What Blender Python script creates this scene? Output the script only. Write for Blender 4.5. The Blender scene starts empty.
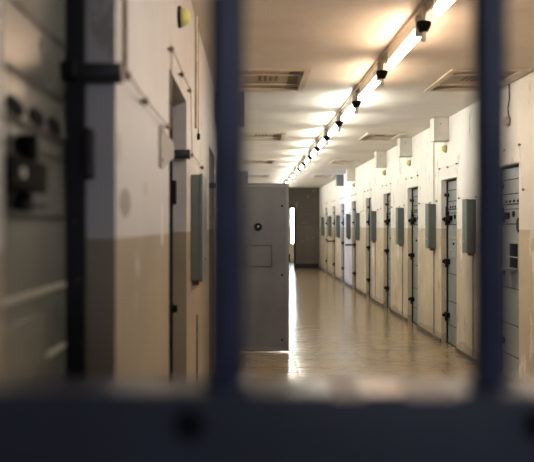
import bpy, bmesh, math, random
from mathutils import Vector, Matrix
random.seed(7)
SC = bpy.context.scene
COL = SC.collection
EYE = 1.495
CEIL = 2.835
XL, XR = -0.35, 2.45
CX = 1.05
ENDY = 29.0
BACKY = -3.2

# ------------------------------------------------------------------ materials
def new_mat(name):
    m = bpy.data.materials.new(name); m.use_nodes = True
    nt = m.node_tree
    return m, nt, nt.nodes['Principled BSDF']

def N(nt, t, **kw):
    n = nt.nodes.new(t)
    for k, v in kw.items():
        setattr(n, k, v)
    return n

def c4(c): return (c[0], c[1], c[2], 1)

def noise(nt, vec, scale, detail=4, rough=.6):
    n = N(nt, 'ShaderNodeTexNoise'); n.inputs['Scale'].default_value = scale
    n.inputs['Detail'].default_value = detail; n.inputs['Roughness'].default_value = rough
    nt.links.new(vec, n.inputs['Vector']); return n.outputs['Fac']

def ramp(nt, fac, a, b, ca=(0, 0, 0), cb=(1, 1, 1)):
    r = N(nt, 'ShaderNodeValToRGB'); e = r.color_ramp.elements
    e[0].position = a; e[1].position = b; e[0].color = c4(ca); e[1].color = c4(cb)
    nt.links.new(fac, r.inputs[0]); return r.outputs[0]

def mix(nt, fac, a, b, blend='MIX'):
    m = N(nt, 'ShaderNodeMix', data_type='RGBA', blend_type=blend)
    for sock, v in ((m.inputs[0], fac), (m.inputs[6], a), (m.inputs[7], b)):
        if isinstance(v, (int, float)): sock.default_value = v
        elif isinstance(v, tuple): sock.default_value = c4(v)
        else: nt.links.new(v, sock)
    return m.outputs[2]

def math_n(nt, op, a, b=0.0):
    m = N(nt, 'ShaderNodeMath', operation=op)
    for s, v in ((m.inputs[0], a), (m.inputs[1], b)):
        if isinstance(v, (int, float)): s.default_value = v
        else: nt.links.new(v, s)
    return m.outputs[0]

def bump(nt, bsdf, h, strength=.2, dist=.01):
    b = N(nt, 'ShaderNodeBump'); b.inputs['Strength'].default_value = strength
    b.inputs['Distance'].default_value = dist
    nt.links.new(h, b.inputs['Height']); nt.links.new(b.outputs[0], bsdf.inputs['Normal'])

def paint(name, col, rough=.45, var=.25, scale=6, metal=0., chip=None, chip_amt=.66, bmp=.05, spec=.5):
    """painted or bare surface with blotchy wear; chip = colour showing through where the paint is gone"""
    m, nt, b = new_mat(name)
    v = N(nt, 'ShaderNodeTexCoord').outputs['Object']
    n1 = noise(nt, v, scale, 5)
    dark = tuple(x * (1 - var) for x in col); lite = tuple(min(1, x * (1 + var * .5)) for x in col)
    c = ramp(nt, n1, .3, .72, dark, lite)
    if chip:
        n2 = noise(nt, v, scale * 3.1, 6, .7)
        c = mix(nt, ramp(nt, n2, chip_amt, chip_amt + .03), c, chip)
    nt.links.new(c, b.inputs['Base Color'])
    b.inputs['Roughness'].default_value = rough
    b.inputs['Metallic'].default_value = metal
    b.inputs['Specular IOR Level'].default_value = spec
    bump(nt, b, noise(nt, v, scale * 6, 3), bmp, .004)
    return m

def emit(name, col, strength, base=(.8, .8, .8)):
    m, nt, b = new_mat(name)
    b.inputs['Base Color'].default_value = c4(base)
    b.inputs['Emission Color'].default_value = c4(col)
    b.inputs['Emission Strength'].default_value = strength
    return m

def wall_paint(name, upper, lower, line, spots=(), pt=.595):
    m, nt, b = new_mat(name)
    pos = N(nt, 'ShaderNodeTexCoord').outputs['Object']
    sep = N(nt, 'ShaderNodeSeparateXYZ'); nt.links.new(pos, sep.inputs[0])
    z = sep.outputs['Z']
    n_edge = noise(nt, pos, 14, 3)
    zz = math_n(nt, 'ADD', z, math_n(nt, 'MULTIPLY', n_edge, .012))
    is_up = math_n(nt, 'GREATER_THAN', zz, line + .006)
    blot = noise(nt, pos, 1.7, 6, .65)
    up = mix(nt, ramp(nt, blot, .3, .7), tuple(x * .86 for x in upper), upper)
    lo = mix(nt, ramp(nt, blot, .3, .7), tuple(x * .80 for x in lower), tuple(x * 1.08 for x in lower))
    c = mix(nt, is_up, lo, up)
    # peeled patches in the lower paint, taller than wide
    mp = N(nt, 'ShaderNodeMapping'); mp.inputs['Scale'].default_value = (1, 1, .45)
    nt.links.new(pos, mp.inputs[0])
    n2 = noise(nt, mp.outputs[0], 3.3, 7, .68)
    peel = ramp(nt, n2, pt, pt + .017)
    c = mix(nt, math_n(nt, 'MULTIPLY', peel, .75), c, tuple(x * .93 for x in upper))
    n3 = noise(nt, mp.outputs[0], 5.1, 7, .7)
    scuff = ramp(nt, n3, .61, .64)
    c = mix(nt, math_n(nt, 'MULTIPLY', scuff, .6), c, (.27, .22, .16))
    # scuffed foot of the wall: worn band with a ragged edge
    foot = math_n(nt, 'ADD', z, math_n(nt, 'MULTIPLY', noise(nt, pos, 3.5, 5), -.30))
    c = mix(nt, math_n(nt, 'MULTIPLY', math_n(nt, 'LESS_THAN', foot, -.03), .45), c, (.22, .16, .10))
    for (y0, z0, ry, rz, sc) in spots:
        dy = math_n(nt, 'DIVIDE', math_n(nt, 'SUBTRACT', sep.outputs['Y'], y0), ry)
        dz = math_n(nt, 'DIVIDE', math_n(nt, 'SUBTRACT', z, z0), rz)
        d = math_n(nt, 'ADD', math_n(nt, 'MULTIPLY', dy, dy), math_n(nt, 'MULTIPLY', dz, dz))
        d = math_n(nt, 'ADD', d, math_n(nt, 'MULTIPLY', noise(nt, pos, 25, 4), .9))
        c = mix(nt, math_n(nt, 'MULTIPLY', math_n(nt, 'LESS_THAN', d, 1.25), .8), c, sc)
    nt.links.new(c, b.inputs['Base Color'])
    b.inputs['Roughness'].default_value = .55
    h = math_n(nt, 'ADD', noise(nt, pos, 30, 4), math_n(nt, 'MULTIPLY', peel, -.6))
    bump(nt, b, h, .25, .006)
    return m

def ceiling_paint():
    m, nt, b = new_mat('ceiling_paint')
    pos = N(nt, 'ShaderNodeTexCoord').outputs['Object']
    n1 = noise(nt, pos, .9, 6, .65)
    c = ramp(nt, n1, .3, .7, (.56, .52, .46), (.74, .71, .65))
    n2 = noise(nt, pos, 2.6, 6, .7)
    c = mix(nt, math_n(nt, 'MULTIPLY', ramp(nt, n2, .58, .72), .35), c, (.50, .40, .26))
    nt.links.new(c, b.inputs['Base Color']); b.inputs['Roughness'].default_value = .6
    bump(nt, b, noise(nt, pos, 18, 4), .15, .006)
    return m

def floor_mat():
    m, nt, b = new_mat('linoleum')
    pos = N(nt, 'ShaderNodeTexCoord').outputs['Object']
    br = N(nt, 'ShaderNodeTexBrick'); br.offset = 0.0
    br.inputs['Scale'].default_value = 1.0
    br.inputs['Brick Width'].default_value = .25; br.inputs['Row Height'].default_value = .25
    br.inputs['Mortar Size'].default_value = .003; br.inputs['Mortar Smooth'].default_value = .3
    br.inputs['Color1'].default_value = (.335, .25, .15, 1)
    br.inputs['Color2'].default_value = (.29, .215, .13, 1)
    br.inputs['Mortar'].default_value = (.20, .145, .088, 1)
    nt.links.new(pos, br.inputs['Vector'])
    n1 = noise(nt, pos, 1.3, 6, .65)
    c = mix(nt, 1.0, br.outputs['Color'], ramp(nt, n1, .28, .72, (.72, .70, .68), (1.1, 1.08, 1.05)), 'MULTIPLY')
    mp = N(nt, 'ShaderNodeMapping'); mp.inputs['Scale'].default_value = (1.6, 7, 1)
    nt.links.new(pos, mp.inputs[0])
    n2 = noise(nt, mp.outputs[0], 2.2, 5, .6)
    c = mix(nt, math_n(nt, 'MULTIPLY', ramp(nt, n2, .55, .7), .3), c, (.24, .17, .10))
    nt.links.new(c, b.inputs['Base Color'])
    r = N(nt, 'ShaderNodeMapRange'); r.inputs['To Min'].default_value = .10; r.inputs['To Max'].default_value = .27
    nt.links.new(n2, r.inputs['Value']); nt.links.new(r.outputs[0], b.inputs['Roughness'])
    b2 = N(nt, 'ShaderNodeTexBrick'); b2.offset = 0.0
    b2.inputs['Scale'].default_value = 1.0
    b2.inputs['Brick Width'].default_value = .25; b2.inputs['Row Height'].default_value = .25
    b2.inputs['Mortar Size'].default_value = .022; b2.inputs['Mortar Smooth'].default_value = 1.0
    nt.links.new(pos, b2.inputs['Vector'])
    mp2 = N(nt, 'ShaderNodeMapping'); mp2.inputs['Scale'].default_value = (1.6, 3.2, 1)
    nt.links.new(pos, mp2.inputs[0])
    h = math_n(nt, 'ADD', noise(nt, mp2.outputs[0], 2.6, 2, .5), math_n(nt, 'MULTIPLY', b2.outputs['Fac'], -.10))
    bump(nt, b, h, .35, .014)
    return m

def rail_paint():
    m, nt, b = new_mat('navy_rail_paint')
    v = N(nt, 'ShaderNodeTexCoord').outputs['Object']
    c = ramp(nt, noise(nt, v, 6, 5), .3, .7, (.018, .024, .042), (.030, .040, .068))
    sep = N(nt, 'ShaderNodeSeparateXYZ'); nt.links.new(v, sep.inputs[0])
    rgh = .28
    # pale patches along the top edge, painted in as reflections of the tubes
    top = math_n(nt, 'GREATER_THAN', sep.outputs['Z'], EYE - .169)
    tone = None
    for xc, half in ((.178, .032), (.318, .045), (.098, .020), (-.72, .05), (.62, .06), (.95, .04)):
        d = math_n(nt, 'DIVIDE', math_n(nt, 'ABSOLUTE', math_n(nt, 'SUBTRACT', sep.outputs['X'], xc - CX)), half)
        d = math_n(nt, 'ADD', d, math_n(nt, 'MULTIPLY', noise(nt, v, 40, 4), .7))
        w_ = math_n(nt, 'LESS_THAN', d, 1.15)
        tone = w_ if tone is None else math_n(nt, 'MAXIMUM', tone, w_)
    tone = math_n(nt, 'MULTIPLY', tone, top)
    c = mix(nt, math_n(nt, 'MULTIPLY', tone, .85), c, (.74, .62, .52))
    nt.links.new(c, b.inputs['Base Color'])
    nt.links.new(math_n(nt, 'ADD', math_n(nt, 'MULTIPLY', tone, .3), rgh), b.inputs['Roughness'])
    bump(nt, b, noise(nt, v, 30, 3), .08, .004)
    return m

WARM, MID, COOL = (1.0, .70, .45), (1.0, .86, .66), (1.0, .95, .80)
M = dict(
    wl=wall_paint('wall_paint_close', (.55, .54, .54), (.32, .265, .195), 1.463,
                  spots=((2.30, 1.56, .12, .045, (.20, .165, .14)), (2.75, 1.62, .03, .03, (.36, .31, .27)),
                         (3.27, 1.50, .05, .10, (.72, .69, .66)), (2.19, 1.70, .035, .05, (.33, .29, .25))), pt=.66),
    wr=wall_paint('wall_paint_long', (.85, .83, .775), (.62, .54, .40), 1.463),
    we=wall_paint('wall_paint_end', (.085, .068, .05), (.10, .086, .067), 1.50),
    wb=wall_paint('wall_paint_rear', (.35, .34, .33), (.28, .22, .16), 1.463),
    ceil=ceiling_paint(), floor=floor_mat(),
    bar=paint('navy_bar_paint', (.034, .046, .098), .33, .3, 9, chip=(.012, .012, .014), chip_amt=.66),
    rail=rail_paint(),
    leafL=paint('olive_grey_door_paint', (.125, .13, .112), .27, .25, 4, chip=(.10, .085, .06), chip_amt=.66),
    leafR=paint('blue_grey_door_paint', (.25, .285, .28), .36, .22, 4, chip=(.16, .13, .10), chip_amt=.65),
    leafO=paint('grey_door_paint', (.14, .138, .133), .45, .2, 3, chip=(.08, .07, .06), chip_amt=.66),
    rimO=paint('grey_door_rim_paint', (.19, .185, .18), .4, .2, 3),
    frame=paint('black_steel_frame', (.014, .014, .017), .5, .3, 8, spec=.25, chip=(.16, .07, .02), chip_amt=.65),
    slate=paint('slate_iron', (.030, .031, .036), .4, .3, 12),
    black=paint('black_iron', (.008, .008, .009), .6, .3, 12, spec=.12),
    dark=paint('dark_gap', (.006, .006, .006), .8, .2, 12, spec=.05),
    seam=paint('dark_seam', (.022, .020, .017), .55, .3, 10, spec=.15),
    ridge=paint('pale_ridge', (.38, .37, .31), .4, .2, 10),
    steel=paint('bare_steel', (.50, .48, .45), .3, .25, 14, metal=.8),
    boxp=paint('green_grey_box_paint', (.115, .135, .13), .42, .22, 7, chip=(.07, .06, .05), chip_amt=.75),
    boxl=paint('green_grey_lid_paint', (.145, .17, .165), .38, .2, 7),
    white=paint('white_box_paint', (.66, .63, .56), .5, .15, 5),
    greyb=paint('grey_backlit_box_paint', (.14, .155, .17), .5, .2, 5),  # dark tone paints in the backlit shade of the close wall boxes
    line=paint('grey_line', (.06, .058, .055), .5, .2, 9),
    slot=paint('brown_slot', (.17, .125, .08), .6, .3, 9),
    pipe=paint('cream_pipe_paint', (.70, .65, .52), .5, .25, 9),
    pipelo=paint('tan_pipe_paint', (.36, .285, .18), .5, .3, 9),
    wire=paint('pale_wire', (.36, .31, .26), .6, .2, 20),
    cable=paint('grey_cable', (.13, .115, .10), .6, .2, 20),
    brass=paint('rusty_pin', (.22, .13, .06), .5, .4, 30),
    plate=paint('pale_plate_paint', (.30, .275, .26), .6, .15, 9),
    dome=paint('yellow_green_glass', (.66, .64, .22), .3, .2, 9),
    chan=paint('brown_channel_paint', (.50, .43, .33), .5, .25, 4),
    house=paint('white_housing_paint', (.70, .67, .60), .4, .12, 6),
    ventf=paint('cream_vent_paint', (.60, .53, .42), .5, .25, 5),
    ventp=paint('tan_vent_panel', (.52, .43, .31), .55, .35, 3),
    base=paint('dark_skirting', (.10, .075, .05), .5, .35, 4),
    tubeN=emit('tube_glow_soft', (1.0, .91, .82), 18),
    tubeP=emit('tube_glow_peach', (1.0, .80, .62), 10),
    tubeW=emit('tube_glow_warm', (1.0, .68, .46), 13),
    tubeM=emit('tube_glow_mid', (1.0, .72, .50), 10),
    tubeC=emit('tube_glow_cool', (1.0, .955, .84), 17.5),
    sky=emit('daylight_pane', (.78, .88, 1.0), 6.5),
    skyb=emit('cell_daylight_pane', (.28, .45, 1.0), 17),
    fillr=emit('rear_fill_pane', (.74, .80, .98), 1.35),  # added glow behind the viewer, cool fill for bars and reveals
)

# ------------------------------------------------------------------ mesh helpers
class MB:
    def __init__(s): s.bm = bmesh.new()
    def box(s, p0, p1, bev=0.0):
        x0, y0, z0 = (min(a, b) for a, b in zip(p0, p1)); x1, y1, z1 = (max(a, b) for a, b in zip(p0, p1))
        vs = [s.bm.verts.new(p) for p in ((x0, y0, z0), (x1, y0, z0), (x1, y1, z0), (x0, y1, z0),
                                          (x0, y0, z1), (x1, y0, z1), (x1, y1, z1), (x0, y1, z1))]
        fs = [s.bm.faces.new([vs[i] for i in f]) for f in
              ((0, 3, 2, 1), (4, 5, 6, 7), (0, 1, 5, 4), (1, 2, 6, 5), (2, 3, 7, 6), (3, 0, 4, 7))]
        if bev:
            es = {e for f in fs for e in f.edges}
            bmesh.ops.bevel(s.bm, geom=list(es), offset=bev, segments=2, profile=.5, affect='EDGES')
        return s
    def prism(s, pts, off):
        """closed polygon (3d points) extruded by the vector off"""
        off = Vector(off)
        a = [s.bm.verts.new(p) for p in pts]; b = [s.bm.verts.new(Vector(p) + off) for p in pts]
        n = len(a)
        s.bm.faces.new(a); s.bm.faces.new(b[::-1])
        for i in range(n): s.bm.faces.new((a[i], b[i], b[(i + 1) % n], a[(i + 1) % n]))
        return s
    def lathe(s, o, d, prof, seg=18):
        """profile of (distance along d, radius)"""
        d = Vector(d).normalized(); o = Vector(o)
        u = d.orthogonal().normalized(); w = d.cross(u)
        rings = []
        for t, r in prof:
            if r < 1e-6: rings.append([s.bm.verts.new(o + d * t)])
            else: rings.append([s.bm.verts.new(o + d * t + (u * math.cos(2 * math.pi * i / seg) + w * math.sin(2 * math.pi * i / seg)) * r) for i in range(seg)])
        for A, B in zip(rings, rings[1:]):
            for i in range(seg):
                j = (i + 1) % seg
                if len(A) == 1 and len(B) == 1: continue
                if len(A) == 1: f = s.bm.faces.new((A[0], B[i], B[j]))
                elif len(B) == 1: f = s.bm.faces.new((A[i], B[0], A[j]))
                else: f = s.bm.faces.new((A[i], B[i], B[j], A[j]))
                f.smooth = True
        for R in (rings[0], rings[-1]):
            if len(R) > 1: s.bm.faces.new(R)
        return s
    def cyl(s, a, b, r, seg=16):
        a, b = Vector(a), Vector(b); L = (b - a).length
        return s.lathe(a, b - a, ((0, r * .9), (min(.004, L * .1), r), (L - min(.004, L * .1), r), (L, r * .9)), seg)
    def tube(s, pts, r, seg=8):
        pts = [Vector(p) for p in pts]; rings = []
        ref = None
        for i, p in enumerate(pts):
            t = (pts[min(i + 1, len(pts) - 1)] - pts[max(i - 1, 0)]).normalized()
            u = t.orthogonal().normalized() if ref is None else (ref - t * ref.dot(t)).normalized()
            ref = u; w = t.cross(u)
            rings.append([s.bm.verts.new(p + (u * math.cos(2 * math.pi * k / seg) + w * math.sin(2 * math.pi * k / seg)) * r) for k in range(seg)])
        for A, B in zip(rings, rings[1:]):
            for k in range(seg):
                f = s.bm.faces.new((A[k], A[(k + 1) % seg], B[(k + 1) % seg], B[k])); f.smooth = True
        s.bm.faces.new(rings[0]); s.bm.faces.new(rings[-1])
        return s
    def build(s, name, mat, parent=None):
        bmesh.ops.recalc_face_normals(s.bm, faces=s.bm.faces)
        me = bpy.data.meshes.new(name); s.bm.to_mesh(me); s.bm.free()
        me.materials.append(mat)
        o = bpy.data.objects.new(name, me); COL.objects.link(o)
        if parent is not None: o.parent = parent
        return o

def empty(name, loc):
    o = bpy.data.objects.new(name, None); o.empty_display_size = .1
    COL.objects.link(o); o.location = loc; return o

def tag(o, label, cat, group=None):
    o['label'] = label; o['category'] = cat; o['kind'] = 'thing'
    if group: o['group'] = group
    return o

def struct(o): o['kind'] = 'structure'; return o

def copy_tree(o, parent=None):
    c = o.copy(); COL.objects.link(c)
    if parent is not None: c.parent = parent
    for ch in list(o.children): copy_tree(ch, c)
    return c

def plate(mb, urange, vrange, holes, f):
    """slab with rectangular holes; f(u0,u1,v0,v1) adds one cell"""
    us = sorted({*urange, *[h[0] for h in holes], *[h[1] for h in holes]})
    for u0, u1 in zip(us, us[1:]):
        cuts = sorted((h[2], h[3]) for h in holes if h[0] <= u0 + 1e-6 and h[1] >= u1 - 1e-6)
        v = vrange[0]
        for a, b in cuts:
            if a > v + 1e-6: f(u0, u1, v, a)
            v = b
        if vrange[1] > v + 1e-6: f(u0, u1, v, vrange[1])

ORD = ['first', 'second', 'third', 'fourth', 'fifth', 'sixth', 'seventh', 'eighth', 'ninth', 'tenth', 'eleventh', 'twelfth',
       'thirteenth', 'fourteenth', 'fifteenth', 'sixteenth', 'seventeenth']

# ------------------------------------------------------------------ layout numbers
W = .78            # door opening width on the long wall
WL = .97           # and on the close wall
DHR, DHL = 2.08, 2.18   # opening heights on the long and the close wall
R_FAR = [8.25, 10.5, 12.75, 15.05, 17.35, 19.7, 22.1, 24.4, 26.7]
L_FAR = [2.13, 4.52, 7.95, 9.66]
OPEN_CELL = (20.4, 21.6)
VENT_Y = [(7.0, 8.08), (11.75, 12.75), (16.6, 17.6), (21.4, 22.4)]
VL, VR = (-.16, .50), (1.74, 2.36)
VR2 = (1.70, 2.20)

# ------------------------------------------------------------------ room shell
mb = MB(); mb.box((-.9, BACKY - .1, -.12), (3.2, ENDY + 6.2, 0)); struct(mb.build('floor', M['floor']))
mb = MB()
vent_holes = [(a, b, *VL) for a, b in VENT_Y] + [(a, b, *(VR2 if a > 9 else VR)) for a, b in VENT_Y]
plate(mb, (BACKY - .1, ENDY + 6.2), (-.9, 3.2), vent_holes, lambda u0, u1, v0, v1: mb.box((v0, u0, CEIL), (v1, u1, CEIL + .16)))
struct(mb.build('ceiling', M['ceil']))
TH = .42
mb = MB()
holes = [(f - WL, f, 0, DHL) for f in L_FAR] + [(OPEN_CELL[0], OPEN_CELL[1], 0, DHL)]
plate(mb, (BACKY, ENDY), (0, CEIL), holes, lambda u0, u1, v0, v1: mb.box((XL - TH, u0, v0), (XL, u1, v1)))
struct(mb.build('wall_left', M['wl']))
mb = MB()
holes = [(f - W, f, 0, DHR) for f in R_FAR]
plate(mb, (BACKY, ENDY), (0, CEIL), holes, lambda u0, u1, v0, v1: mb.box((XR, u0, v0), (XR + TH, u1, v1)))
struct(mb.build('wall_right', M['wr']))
# end wall with doorway
mb = MB()
plate(mb, (XL - TH, XR + TH), (0, CEIL), [(.70, 1.56, 0, 2.13)], lambda u0, u1, v0, v1: mb.box((u0, ENDY, v0), (u1, ENDY + .2, v1)))
struct(mb.build('wall_end', M['we']))
mb = MB()
mb.box((.63, ENDY - .02, 0), (.70, ENDY + .22, 2.20)); mb.box((1.56, ENDY - .02, 0), (1.62, ENDY + .22, 2.20)); mb.box((.70, ENDY - .02, 2.13), (1.56, ENDY + .22, 2.20))
struct(mb.build('trim_1', M['frame']))
# room past the end doorway
mb = MB()
mb.box((-.6, ENDY + .2, 0), (-.5, ENDY + 5.2, CEIL)); mb.box((2.9, ENDY + .2, 0), (3.0, ENDY + 5.2, CEIL))
plate(mb, (-.6, 3.0), (0, CEIL), [(1.68, 2.60, .72, 2.5)], lambda u0, u1, v0, v1: mb.box((u0, ENDY + 5.2, v0), (u1, ENDY + 5.4, v1)))
struct(mb.build('wall_back', M['wr']))
wn = struct(MB().box((1.68, ENDY + 5.3, .72), (1.72, ENDY + 5.36, 2.5)).box((2.55, ENDY + 5.3, .72), (2.60, ENDY + 5.36, 2.5))
            .box((1.72, ENDY + 5.3, .72), (2.55, ENDY + 5.36, .78)).box((1.72, ENDY + 5.3, 2.44), (2.55, ENDY + 5.36, 2.5))
            .box((2.11, ENDY + 5.3, .78), (2.15, ENDY + 5.36, 2.44)).build('window_1', M['white']))
struct(MB().box((1.72, ENDY + 5.32, .78), (2.55, ENDY + 5.34, 2.44)).build('pane', M['sky'], wn))
# open cell on the close wall, with its window
y0, y1 = OPEN_CELL
mb = MB()
mb.box((XL - TH - 2.2, y0 - .75, 0), (XL - TH, y0 - .65, CEIL)); mb.box((XL - TH - 2.2, y1 + .65, 0), (XL - TH, y1 + .75, CEIL))
plate(mb, (y0 - .75, y1 + .75), (0, CEIL), [(y0, y1, 1.1, 2.3)], lambda u0, u1, v0, v1: mb.box((XL - TH - 2.4, u0, v0), (XL - TH - 2.2, u1, v1)))
struct(mb.build('wall_cell', M['wr']))
struct(MB().box((XL - TH - 2.4, y0 - .75, -.12), (-.9, y1 + .75, 0)).build('floor_cell', M['floor']))
struct(MB().box((XL - TH - 2.4, y0 - .75, CEIL), (-.9, y1 + .75, CEIL + .1)).build('ceiling_cell', M['ceil']))
wn = struct(MB().box((XL - TH - 2.34, y0, 1.1), (XL - TH - 2.28, y1, 1.15)).box((XL - TH - 2.34, y0, 2.25), (XL - TH - 2.28, y1, 2.3))
            .box((XL - TH - 2.34, y0, 1.15), (XL - TH - 2.28, y0 + .05, 2.25)).box((XL - TH - 2.34, y1 - .05, 1.15), (XL - TH - 2.28, y1, 2.25)).build('window_2', M['white']))
struct(MB().box((XL - TH - 2.32, y0 + .05, 1.15), (XL - TH - 2.30, y1 - .05, 2.25)).build('pane', M['skyb'], wn))
# wall behind the viewer; its glowing window is added as unseen fill light
mb = MB()
plate(mb, (XL - TH, XR + TH), (0, CEIL), [(.3, 1.8, 1.0, 2.4)], lambda u0, u1, v0, v1: mb.box((u0, BACKY - .2, v0), (u1, BACKY, v1)))
struct(mb.build('wall_front', M['wb']))
wn = struct(MB().box((.3, BACKY - .1, 1.0), (.35, BACKY - .04, 2.4)).box((1.75, BACKY - .1, 1.0), (1.8, BACKY - .04, 2.4))
            .box((.35, BACKY - .1, 1.0), (1.75, BACKY - .04, 1.05)).box((.35, BACKY - .1, 2.35), (1.75, BACKY - .04, 2.4)).build('fill_window', M['white']))
struct(MB().box((.35, BACKY - .08, 1.05), (1.75, BACKY - .06, 2.35)).build('pane', M['fillr'], wn))  # added glowing pane, unseen fill light
# skirting
mb = MB(); y = BACKY
for f in R_FAR + [ENDY + W]:
    mb.box((XR - .018, y, 0), (XR, f - W, .055), .004); y = f
struct(mb.build('baseboard_right', M['base']))
mb = MB(); y = BACKY
for a, b in sorted([(f - WL, f) for f in L_FAR] + [OPEN_CELL]) + [(ENDY, 0)]:
    mb.box((XL, y, 0), (XL + .018, a, .055), .004); y = b
struct(mb.build('baseboard_left', M['base']))
struct(MB().box((1.62, ENDY - .02, 0), (XR - .018, ENDY, .16), .004).build('baseboard_end', M['frame']))

# ------------------------------------------------------------------ cell doors
F_CLOSE, F_LONG = -.12, -.08       # how far the leaf face sits behind the wall face
def make_door(name, sg, w, leaf_mat, open_hatch=False, long_bolt=False):
    DH = DHL if sg > 0 else DHR
    FRONT = F_CLOSE if sg > 0 else F_LONG
    t = .03 if sg > 0 else .018
    """local x = out of the wall * sg, y along the wall from the near edge, z up"""
    root = empty(name, (0, 0, 0))
    def B(o0, o1, a0, a1, h0, h1, bev=0., mb=None):
        mb = mb or MB(); mb.box((sg * o0, a0, h0), (sg * o1, a1, h1), bev); return mb
    fr = MB()
    for a0, a1, h0, h1 in ((0, t, 0, DH), (w - t, w, 0, DH), (t, w - t, DH - t, DH)):
        B(FRONT - .06, FRONT + (.045 if sg > 0 else .016), a0, a1, h0, h1, .003, fr)
    fr.build('door_frame', M['frame'], root)
    B(FRONT - .05, FRONT, t + .004, w - t - .004, .012, DH - t - .004, .006).build('leaf', leaf_mat, root)
    f = FRONT
    for dh, th in ((.45, .010), (.31, .010), (.21, .016), (.163, .008), (.019, .012), (-.60, .008), (-.95, .008), (-1.25, .008)):
        B(f - .002, f + .003, .05, w - .05, EYE + dh - th / 2, EYE + dh + th / 2).build('panel_seam', M['seam'], root)
    for dh in (-.146, -.298):
        B(f - .002, f + .008, .07, w - .07, EYE + dh - .006, EYE + dh + .006, .002).build('panel_ridge', M['ridge'], root)
    for k in range(5):
        a = .144 + k * .1655 * (w - .30) / .67
        q = 1.45 if sg > 0 else .8; e = EYE + .239
        mb = MB()
        mb.prism([(sg * (f - .002), a + da * q, e + dh * q * (.8 if sg > 0 else 1)) for da, dh in ((-.045, .003), (-.02, .017), (.03, .013), (.045, -.003), (.02, -.017), (-.03, -.013))], (sg * .005, 0, 0))
        mb.build('air_slot', M['dark'], root)
    # lock
    lo = w - .66 if sg > 0 else w - .40
    ll = .27 if sg > 0 else .20
    if sg < 0: lo = w - .27
    lk = B(f - .002, f + .042, lo, lo + ll, EYE + .068, EYE + .132, .008).build('lock', M['dark'], root)
    MB().cyl((sg * (f + .02), lo + .19, EYE + .13), (sg * (f + .02), lo + .19, EYE + .185), .020).build('lock_stud', M['dark'], lk)
    MB().cyl((sg * (f + .02), lo + .16, EYE + .07), (sg * (f + .02), lo + .16, EYE + .03), .018).build('lock_stud', M['dark'], lk)
    if sg < 0: MB().prism([(-(f + .001), .24, EYE + .075), (-(f + .001), .275, EYE + .05), (-(f + .001), .275, EYE - .03), (-(f + .001), .24, EYE - .06), (-(f + .001), .205, EYE - .03), (-(f + .001), .205, EYE + .05)], (-.014, 0, 0)).build('keyhole_cover', M['black'], root)
    MB().box((sg * (f + .002), lo + .13, EYE + .035), (sg * (f + .035), lo + ll + .02, EYE + .05), .003).build('lock_bar', M['black'], lk)
    if sg > 0: MB().cyl((sg * (f + .041), lo + .07, EYE + .10), (sg * (f + .047), lo + .07, EYE + .10), .010).build('keyhole_plate', M['steel'], lk)
    # sliding bolt; on the close wall its knob stands out past the wall face
    bt = MB().box((sg * (f - .002), w - .09, EYE + .372), (sg * (f + .03), w - .035, EYE + .415), .004).build('bolt', M['black'], root)
    if sg > 0: MB().cyl((f + .02, w - .025, EYE + .393), (.024, w - .025, EYE + .393), .027).build('bolt_knob', M['slate'], bt)
    else: MB().cyl((sg * (f + .02), w - .08, EYE + .395), (sg * (f + .06), w - .08, EYE + .395), .022).build('bolt_knob', M['slate'], bt)
    MB().box((sg * -.075, w - .06, EYE + .12), (sg * -.052, w - .001, EYE + .25), .006).build('strike_box', M['frame'], root)
    # latches at the far edge
    for dh in ((-.45, -1.13) if sg > 0 else (.085, -.45, -1.13)):
        la = MB().box((sg * (f - .002), w - .13, EYE + dh - .032), (sg * (f + .05), w - .012, EYE + dh + .032), .006).build('latch', M['black'], root)
        L = (f + .075 if sg > 0 else 0.0) if not (long_bolt and dh == -.45) else .17
        MB().cyl((sg * (f + .045), w - .06, EYE + dh), (sg * L, w - .06, EYE + dh), .020).build('latch_knob', M['black'], la)
        MB().box((sg * (f + .03), w - .072, EYE + dh - .075), (sg * (f + .045), w - .048, EYE + dh - .03), .004).build('latch_tongue', M['black'], la)
    # food hatch
    a0, a1 = .28, w - .28
    if open_hatch:
        h = B(f - .002, f + .006, a0, a1, EYE - .40, EYE - .17).build('hatch_opening', M['dark'], root)
        B(f - .002, f + .17, a0 - .01, a1 + .01, EYE - .425, EYE - .405, .003).build('hatch_flap', leaf_mat, h)
    else:
        h = B(f - .002, f + .012, a0, a1, EYE - .40, EYE - .19, .004).build('hatch', leaf_mat, root)
        if sg < 0: MB().cyl((sg * (f + .010), (a0 + a1) / 2, EYE - .22), (sg * (f + .03), (a0 + a1) / 2, EYE - .22), .012).build('hatch_knob', M['black'], h)
    # peephole
    MB().lathe((sg * (f - .002), w * .5, EYE + .115), (sg, 0, 0), ((0, .03), (.010, .03), (.014, .024), (.006, .018), (.006, 0))).build('peephole', M['black'], root)
    return root

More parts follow.
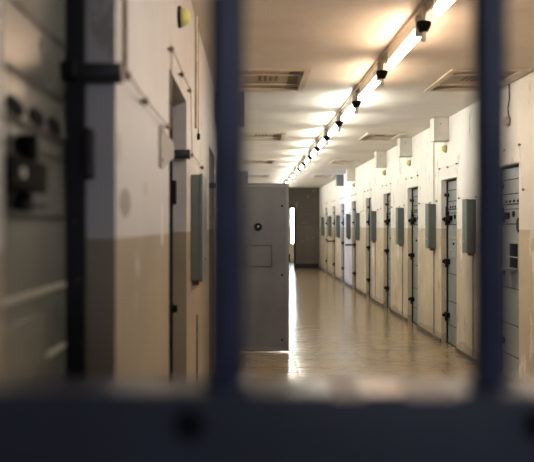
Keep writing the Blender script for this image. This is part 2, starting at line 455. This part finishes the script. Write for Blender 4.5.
dl = make_door('cell_door', 1, WL, M['leafL'])
dl.location = (XL, L_FAR[0] - WL, 0)
GD_L = 'closed cell doors in the close wall'
tag(dl, 'olive grey steel cell door with heavy black lock, close beside the gate', 'door', GD_L)
LL = ['deep set cell door behind the pale cover plate and under the yellow green lamp',
      'cell door just past the green grey box on close wall']
for k, f in enumerate(L_FAR[1:3]):
    d = copy_tree(dl); d.location = (XL, f - WL, 0); d['label'] = LL[k]
drs = []
first = make_door('cell_door', -1, W, M['leafR'], open_hatch=True)
first.location = (XR, R_FAR[0] - W, 0)
GD_R = 'cell doors along the long white wall'
tag(first, 'blue grey steel cell door with its food hatch open and flap down', 'door', GD_R)
norm = make_door('cell_door', -1, W, M['leafR'])
norm.location = (XR, R_FAR[1] - W, 0)
tag(norm, 'closed blue grey cell door on the long white wall, next past the open hatch', 'door', GD_R)
longb = make_door('cell_door', -1, W, M['leafR'], long_bolt=True)
longb.location = (XR, R_FAR[5] - W, 0)
tag(longb, 'sixth cell door from the gate on the long wall, long bolt sticking out', 'door', GD_R)
for k in (2, 3, 4, 6, 8):
    d = copy_tree(norm); d.location = (XR, R_FAR[k] - W, 0)
    d['label'] = ('closed cell door, last on the long white wall beside the dark end wall' if k == 8 else
                  f'closed blue grey cell door, {ORD[k]} from the gate on the long white wall' + '')
d = copy_tree(longb); d.location = (XR, R_FAR[7] - W, 0)
d['label'] = 'last but one cell door on the long white wall, long bolt sticking out'

# the open door standing across the corridor
od = empty('cell_door', (XL + .01, 9.69, 0))
tag(od, 'grey steel cell door swung wide open across the corridor, edge lit', 'door')
lf = MB().box((.02, 0, .018), (.80, .05, 2.0), .006).build('leaf', M['leafO'], od)
MB().box((.765, -.006, .03), (.798, .001, 1.985), .002).box((.02, -.006, 1.955), (.765, .001, 1.985), .002).box((.02, -.006, .03), (.765, .001, .06), .002).build('edge_rim', M['rimO'], od)
zz = lambda y: EYE - (y - 226) / 820 * 9.69
xx = lambda x: (x - 250) / 820 * 9.69 - (XL + .01)
ph = MB().lathe((xx(258), .001, zz(227)), (0, -1, 0), ((0, .047), (.012, .047), (.020, .038), (.008, .026), (.008, 0)), 24).build('peephole', M['black'], od)
MB().lathe((xx(258) + .003, -.007, zz(227) + .006), (0, -1, 0), ((0, .014), (.006, .012), (.008, 0)), 14).build('peephole_lens', M['steel'], ph)
x0, x1, z0, z1 = xx(244), xx(272), zz(267), zz(245)
hb = MB().box((x0 + .012, -.004, z0 + .012), (x1 - .012, .001, z1 - .012), .001).build('hatch', M['leafO'], od)
MB().box((x0, -.009, z0), (x1, .001, z0 + .008)).box((x0, -.009, z1 - .008), (x1, .001, z1)).box((x0, -.009, z0 + .008), (x0 + .008, .001, z1 - .008)).box((x1 - .008, -.009, z0 + .008), (x1, .001, z1 - .008)).build('hatch_frame', M['line'], hb)
for px, py in ((282, 206), (282, 340), (244, 206), (282, 275)):
    MB().lathe((xx(px), .001, zz(py)), (0, -1, 0), ((0, .014), (.006, .012), (.009, 0)), 12).build('rivet', M['black'], od)
MB().box((.795, .008, zz(262)), (.815, .042, zz(254)), .003).build('latch_bolt', M['black'], od)
for z in (.35, 1.7):
    MB().cyl((.01, .025, z), (.01, .025, z + .14), .012).build('hinge', M['black'], od)

# ------------------------------------------------------------------ barred gate in front of the viewer
GY = .85
G = empty('barred_gate', (CX, GY, 0))
tag(G, 'dark navy barred steel gate across the corridor in front of the viewer, out of focus', 'gate')
gx = lambda x: x - CX
HT = EYE - .1655
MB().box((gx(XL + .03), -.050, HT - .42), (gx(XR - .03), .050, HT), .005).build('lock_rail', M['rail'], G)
MB().box((gx(XL + .001), -.05, .001), (gx(XL + .03), .05, CEIL - .001)).box((gx(XR - .03), -.05, .001), (gx(XR - .001), .05, CEIL - .001)).box((gx(XL + .03), -.05, CEIL - .05), (gx(XR - .03), .05, CEIL - .001)).build('gate_frame', M['rail'], G)
MB().box((gx(XL + .03), -.03, .08), (gx(XR - .03), .03, .14), .003).build('bottom_rail', M['rail'], G)
xs = [-.0235 + .2723 * k for k in range(-1, 9)]
for x in xs:
    br = .0198 if x < .1 else .0182
    for h0, h1 in ((HT - .004, CEIL - .048), (.138, HT - .418)):
        MB().cyl((gx(x), 0, h0), (gx(x), 0, h1), br, 24).build('bar', M['bar'], G)
    MB().lathe((gx(x), 0, HT - .001), (0, 0, 1), ((0, br + .009), (.005, br + .006), (.010, br + .0006)), 20).build('weld_bead', M['bar'], G)
for k in range(0, 7):
    x = -.0595 + .342 * k
    MB().lathe((gx(x), -.049, EYE - .194), (0, -1, 0), ((0, .016), (.006, .015), (.012, .009), (.013, 0)), 18).build('rivet', M['black'], G)

# ------------------------------------------------------------------ lights on the ceiling
ch = MB().box((CX - .030, 1.70, CEIL - .035), (CX + .030, ENDY - .3, CEIL - .001), .003).build('cable_channel', M['chan'])
tag(ch, 'long brown cable channel on the ceiling that carries the row of tubes', 'cable channel')
def make_light(tm):
    r = empty('ceiling_light', (CX, 0, CEIL - .035))
    MB().box((-.021, .02, -.075), (.021, 1.07, 0), .004).build('housing', M['house'], r)
    for a in (.02, 1.04):
        MB().box((-.026, a, -.130), (.026, a + .022, -.074), .006).build('end_cap', M['house'], r)
    MB().cyl((0, .042, -.103), (0, 1.04, -.103), .028, 20).build('tube', tm, r)
    return r
def make_starter():
    r = empty('starter_socket', (CX, 0, CEIL - .035))
    MB().lathe((0, 0, 0), (0, 0, -1), ((0, .012), (.094, .012), (.094, 0)), 14).build('stem', M['house'], r)
    MB().lathe((0, 0, -.092), (0, 0, -1), ((0, .040), (.004, .045), (.020, .045), (.048, .032), (.060, .027), (.062, .018), (.062, 0)), 18).build('socket', M['black'], r)
    MB().lathe((0, 0, -.150), (0, 0, -1), ((0, .015), (.055, .015), (.062, .011), (.064, 0)), 12).build('starter', M['house'], r)
    return r
protos = {}
P = 1.545
k0 = 0
n = 0
for k in range(17):
    y = 1.98 + P * k
    if y + 1.3 > ENDY: break
    key = ['tubeN', 'tubeP', 'tubeW', 'tubeM'][k] if k < 4 else 'tubeC'
    if key not in protos: protos[key] = o = make_light(M[key])
    else: o = copy_tree(protos[key])
    o.location = (CX, y, CEIL - .035)
    tag(o, f'{ORD[k]} lit fluorescent tube fitting from the gate in the ceiling row' if k else 'warm fluorescent tube fitting overhead, first of the ceiling row from the gate', 'ceiling light', 'fluorescent tubes in the ceiling row')
    ys = y + P - .20
    if k == 0:
        st0 = s = make_starter()
    else: s = copy_tree(st0)
    s.location = (CX - .018, ys, CEIL - .035)
    tag(s, f'{ORD[k]} black starter socket from the gate, hanging between ceiling tubes', 'socket', 'black sockets between the tubes')

# ------------------------------------------------------------------ ceiling vents
def make_vent(x0, x1, L, open_sq):
    r = empty('ceiling_vent', (0, 0, CEIL))
    t = .035
    MB().box((x0 - .02, -.02, -.014), (x0 + t, L + .02, .0)).box((x1 - t, -.02, -.014), (x1 + .02, L + .02, .0)).box((x0 + t, -.02, -.014), (x1 - t, t, .0)).box((x0 + t, L - t, -.014), (x1 - t, L + .02, .0)).build('vent_frame', M['ventf'], r)
    MB().box((x0 + .001, .001, .022), (x1 - .001, L - .001, .05)).build('cover_panel', M['ventp'], r)
    for i in range(4):
        a = x0 + (x1 - x0) * (.36 + .075 * i)
        MB().box((a, L * .42, .016), (a + .028, L * .62, .023)).build('air_slot', M['slot'], r)
    if open_sq:
        MB().box((x1 - .15, .12, .016), (x1 - .06, L - .12, .023)).build('dark_opening', M['slot'], r)
    for i in range(2):
        yb = L * (.30 + .45 * i)
        MB().box((x0 + .001, yb - .010, .004), (x1 - .001, yb + .010, .015)).build('cross_bar', M['ventf'], r)
    return r
pv = {}
for i, (a, b) in enumerate(VENT_Y):
    for side, (x0, x1) in (('L', VL), ('R', VR)):
        if side == 'R' and i: side, x0, x1 = 'R2', *VR2
        if side not in pv: pv[side] = o = make_vent(x0, x1, 1.0, side == 'L')
        else: o = copy_tree(pv[side])
        o.location = (0, a, CEIL); o.scale = (1, (b - a) / 1.0, 1)
        if side == 'L':
            lab = ['cream framed ceiling vent with dark square, above and before the open door',
                   'second cream ceiling vent from the gate on the open door side',
                   'third cream ceiling vent from the gate on the open door side',
                   'farthest cream ceiling vent on the open door side'][i]
        else:
            lab = ['wide cream ceiling vent above the long white wall, partly behind a gate bar',
                   'second cream ceiling vent from the gate along the long white wall',
                   'third cream ceiling vent from the gate along the long white wall',
                   'farthest cream ceiling vent along the long white wall'][i]
        tag(o, lab, 'ceiling vent', 'cream ceiling vents')

# ------------------------------------------------------------------ green grey boxes on the walls
def make_box(sg, p, L, h0, h1):
    r = empty('switch_box', (0, 0, 0))
    MB().box((0, 0, h0), (sg * (p - .014), L, h1), .004).build('body', M['boxp'], r)
    ld = MB().box((sg * (p - .016), -.006, h0 - .006), (sg * p, L + .006, h1 + .006), .004).build('lid', M['boxl'], r)
    MB().box((sg * .004, L * .25, h0 - .035), (sg * (p * .6), L * .7, h0 + .001), .004).build('cable_gland', M['brass'], r)
    MB().cyl((sg * (p - .004), L * .5, h0 + .12), (sg * (p + .010), L * .5, h0 + .12), .012, 12).build('lid_screw', M['steel'], ld)
    return r
GB = 'green grey switch boxes on the walls'
o = make_box(1, .068, .46, 1.17, 1.80); o.location = (XL, 4.86, 0)
tag(o, 'tall green grey steel switch box on the close wall past the deep set door', 'switch box', GB)
B_R = [8.89, 10.8, 13.04, 15.9, 18.3, 19.95, 22.3, 24.6, 26.95]
for k, y in enumerate(B_R):
    if k == 0: rb = o = make_box(-1, .102, .18, 1.205, 1.785)
    else: o = copy_tree(rb)
    o.location = (XR, y, 0)
    tag(o, f'green grey switch box on the long white wall, {ORD[k]} from the gate' if k < 8 else 'last green grey switch box on the long white wall near the dark end wall', 'switch box', GB)

# pipes over and under the boxes
for k, y in enumerate(B_R):
    if k == 1:
        o = MB().cyl((XR - .008, y + .10, 1.79), (XR - .008, y + .10, CEIL - .001), .0085, 8).build('conduit', M['pipe'])
        tag(o, 'thin cream conduit from ceiling down to the second switch box on the long wall', 'conduit')
    if k > 3: continue
    o = MB().cyl((XR - .006, y + .10, .06), (XR - .006, y + .10, 1.20), .007, 8).build('conduit', M['pipelo'])
    tag(o, f'thin brown conduit running down from the {ORD[k]} switch box on the long wall', 'conduit', 'conduits below the switch boxes')
o = MB().cyl((XL + .010, 5.22, EYE + .62), (XL + .010, 5.22, CEIL - .001), .010, 10).build('conduit', M['pipe'])
tag(o, 'cream conduit dropping from ceiling above the close wall box', 'conduit')
o = MB().tube([(XL + .008, 5.42, CEIL - .001), (XL + .008, 5.42, EYE + .60)], .0035).build('cable', M['cable'])
MB().cyl((XL + .010, 5.42, EYE + .57), (XL + .010, 5.42, EYE + .61), .010).build('plug', M['black'], o)
tag(o, 'dark hanging cable with a small plug end beside the cream conduit', 'cable')
o = MB().tube([(XL + .008, 5.31, .06), (XL + .008, 5.31, .92)], .006).build('conduit', M['cable'])
tag(o, 'dark thin conduit low on the close wall below the switch box', 'conduit')

# ------------------------------------------------------------------ white boxes under the ceiling, alarm lamps
def make_jbox(sg, p, L, h, m):
    r = empty('ceiling_box', (0, 0, 0))
    MB().box((0, 0, CEIL - h), (sg * (p - .012), L, CEIL), .004).build('body', m, r)
    c = MB().box((sg * (p - .014), -.004, CEIL - h - .004), (sg * p, L + .004, CEIL - .002), .003).build('cover', m, r)
    MB().cyl((sg * (p * .55), -.003, CEIL - h * .28), (sg * (p * .55), .004, CEIL - h * .28), .008, 10).build('screw', M['brass'], r)
    return r
J = [(10.1, 'w'), (12.4, 'w'), (14.7, 'w'), (19.1, 'w'), (21.45, 'g')]
protoj = None
for k, (y, t) in enumerate(J):
    if t == 'g': o = make_jbox(-1, .185, .22, .285, M['greyb'])
    elif protoj is None: protoj = o = make_jbox(-1, .185, .22, .285, M['white'])
    else: o = copy_tree(protoj)
    o.location = (XR, y, 0)
    tag(o, f'white junction box in the angle of ceiling and long wall, {ORD[k]} from the gate' if t == 'w' else 'grey junction box under the ceiling far along the long white wall', 'junction box', 'junction boxes under the ceiling')
for i, y in enumerate((8.11, 20.0)):
    if i == 0: jl = o = make_jbox(1, .295, .24, .33, M['greyb'])
    else: o = copy_tree(jl)
    o.location = (XL, y, 0)
    tag(o, ('box painted backlit grey under the ceiling beside the thick blue gate bar', 'small far grey box under the ceiling just over the open door top')[i], 'junction box', 'backlit grey boxes above the open door')

def make_lamp(sg, r_, p, h, cable_to, m):
    r = empty('wall_lamp', (0, 0, 0))
    MB().lathe((0, 0, h), (sg, 0, 0), ((0, r_ * 1.02), (.014, r_ * 1.02), (.016, r_ * .9)), 20).build('lamp_base', M['black' if sg > 0 else 'plate'], r)
    prof = [(.014 + (p - .014) * math.sin(a), r_ * .95 * math.cos(a)) for a in [i * math.pi / 2 / 7 for i in range(8)]]
    prof[-1] = (p, 0)
    MB().lathe((0, 0, h), (sg, 0, 0), prof, 20).build('lamp_dome', m, r)
    if cable_to:
        MB().tube([(sg * .006, .0, h + r_ * .9), (sg * .006, .02, h + .12), (sg * .006, -.03, h + .22), (sg * .006, -.02, cable_to)], .007).build('lamp_cable', M['cable'], r)
    return r
GL = 'dome lamps over the cell doors'
o = make_lamp(1, .052, .062, EYE + 1.02, None, M['dome']); o.location = (XL, 4.0, 0)
tag(o, 'yellow green half dome lamp high on the close wall over the deep set door', 'lamp', GL)
o = make_lamp(-1, .05, .06, EYE + .99, CEIL - .001, M['house']); o.location = (XR, 7.75, 0)
tag(o, 'grey dome lamp hanging below a loose cable over the open hatch door', 'lamp', GL)
for k, y in enumerate((10.24, 12.54, 14.84, 19.24)):
    if k == 0: lp = o = make_lamp(-1, .05, .06, EYE + .965, None, M['dome'])
    else: o = copy_tree(lp)
    o.location = (XR, y, 0)
    tag(o, f'yellow green dome lamp below the {ORD[k]} white junction box from the gate', 'lamp', GL)

# ------------------------------------------------------------------ pale cover plate and latch by the deep set door
o = empty('cover_plate', (XL, 3.15, 0))
tag(o, 'pale six sided metal cover plate on the wall edge of the deep set door', 'cover plate')
MB().prism([(.001, .0, EYE + .385), (.001, .12, EYE + .385), (.001, .52, EYE + .375), (.001, .56, EYE + .36), (.001, .56, EYE + .31), (.001, .10, EYE + .228), (.001, 0, EYE + .228)], (.006, 0, 0)).build('plate', M['plate'], o)
for a, h in ((.06, .37), (.06, .26)):
    MB().lathe((.006, a, EYE + h), (1, 0, 0), ((0, .009), (.004, .007), (.005, 0)), 10).build('screw', M['brass'], o)

# ------------------------------------------------------------------ alarm wires along the walls
def alarm_wire(sg, X, fars, w, ystart, yend, hl, hd, label, pins_extra=()):
    r = empty('alarm_wire', (X, ystart, 0))
    pts = []; pins = []
    q = .02
    def add(y, h, pin=False):
        pts.append((sg * q, y - ystart, EYE + h))
        if pin: pins.append((y, h))
    add(ystart, hl, True)
    y = ystart
    for f in fars:
        nr = f - w
        if f < ystart: continue
        n = 3
        for i in range(1, n):
            t = i / n
            add(y + (nr - .14 - y) * t, hl - .012 * math.sin(t * math.pi), i == 1)
        add(nr - .16, hl, True); add(nr - .08, hd - .03); add(nr - .05, hd, True)
        add((nr + f) / 2, hd - .008, True); add(f + .05, hd, True); add(f + .07, hd - .04); add(f + .16, hl - .02); add(f + .22, hl, True)
        y = f + .22
    add(yend, hl, True)
    MB().tube(pts, .0024 if sg > 0 else .0017, 6).build('wire', M['wire' if sg > 0 else 'pipe'], r)
    for (y, h) in pins:
        mb = MB()
        mb.cyl((sg * .0005, y - ystart, EYE + h), (sg * .026, y - ystart, EYE + h), .0065, 8)
        mb.lathe((sg * .012, y - ystart, EYE + h), (sg, 0, 0), ((0, .016 if sg > 0 else .012), (.008, .016 if sg > 0 else .012), (.008, 0)), 10)
        mb.build('wire_pin', M['brass'], r)
    tag(r, label, 'wire')
    return r
r = alarm_wire(1, XL, L_FAR[1:2], WL, 2.23, 5.75, .41, .755, 'thin alarm wire on rusty pins looping over the deep set door on the close wall')
MB().tube([(.010, 0, EYE + .41), (.010, 0, CEIL - .001)], .006, 8).build('riser', M['brass'], r)
alarm_wire(-1, XR, R_FAR, W, 6.2, 28.6, .325, .735, 'thin alarm wire on pins running along the long white wall above the doors')

# ------------------------------------------------------------------ world, camera
w = bpy.data.worlds.new('World'); SC.world = w; w.use_nodes = True
w.node_tree.nodes['Background'].inputs[0].default_value = (.5, .6, .8, 1)
w.node_tree.nodes['Background'].inputs[1].default_value = .3
cam = bpy.data.cameras.new('camera'); co = bpy.data.objects.new('camera', cam); COL.objects.link(co)
co.location = (0, 0, EYE); co.rotation_euler = (math.pi / 2, 0, 0)
cam.sensor_width = 36; cam.lens = 820 / 534 * 36
cam.shift_x = 17 / 534; cam.shift_y = -5 / 534
cam.clip_start = .01; cam.clip_end = 100
cam.dof.use_dof = True; cam.dof.focus_distance = 9.3; cam.dof.aperture_fstop = 2.3
SC.camera = co
vs = SC.view_settings
vs.view_transform = 'Standard'; vs.look = 'None'; vs.gamma = 1; vs.use_curve_mapping = False
vs.exposure = 1.85
SC.cycles.max_bounces = 10
SC.cycles.sample_clamp_indirect = 4.0
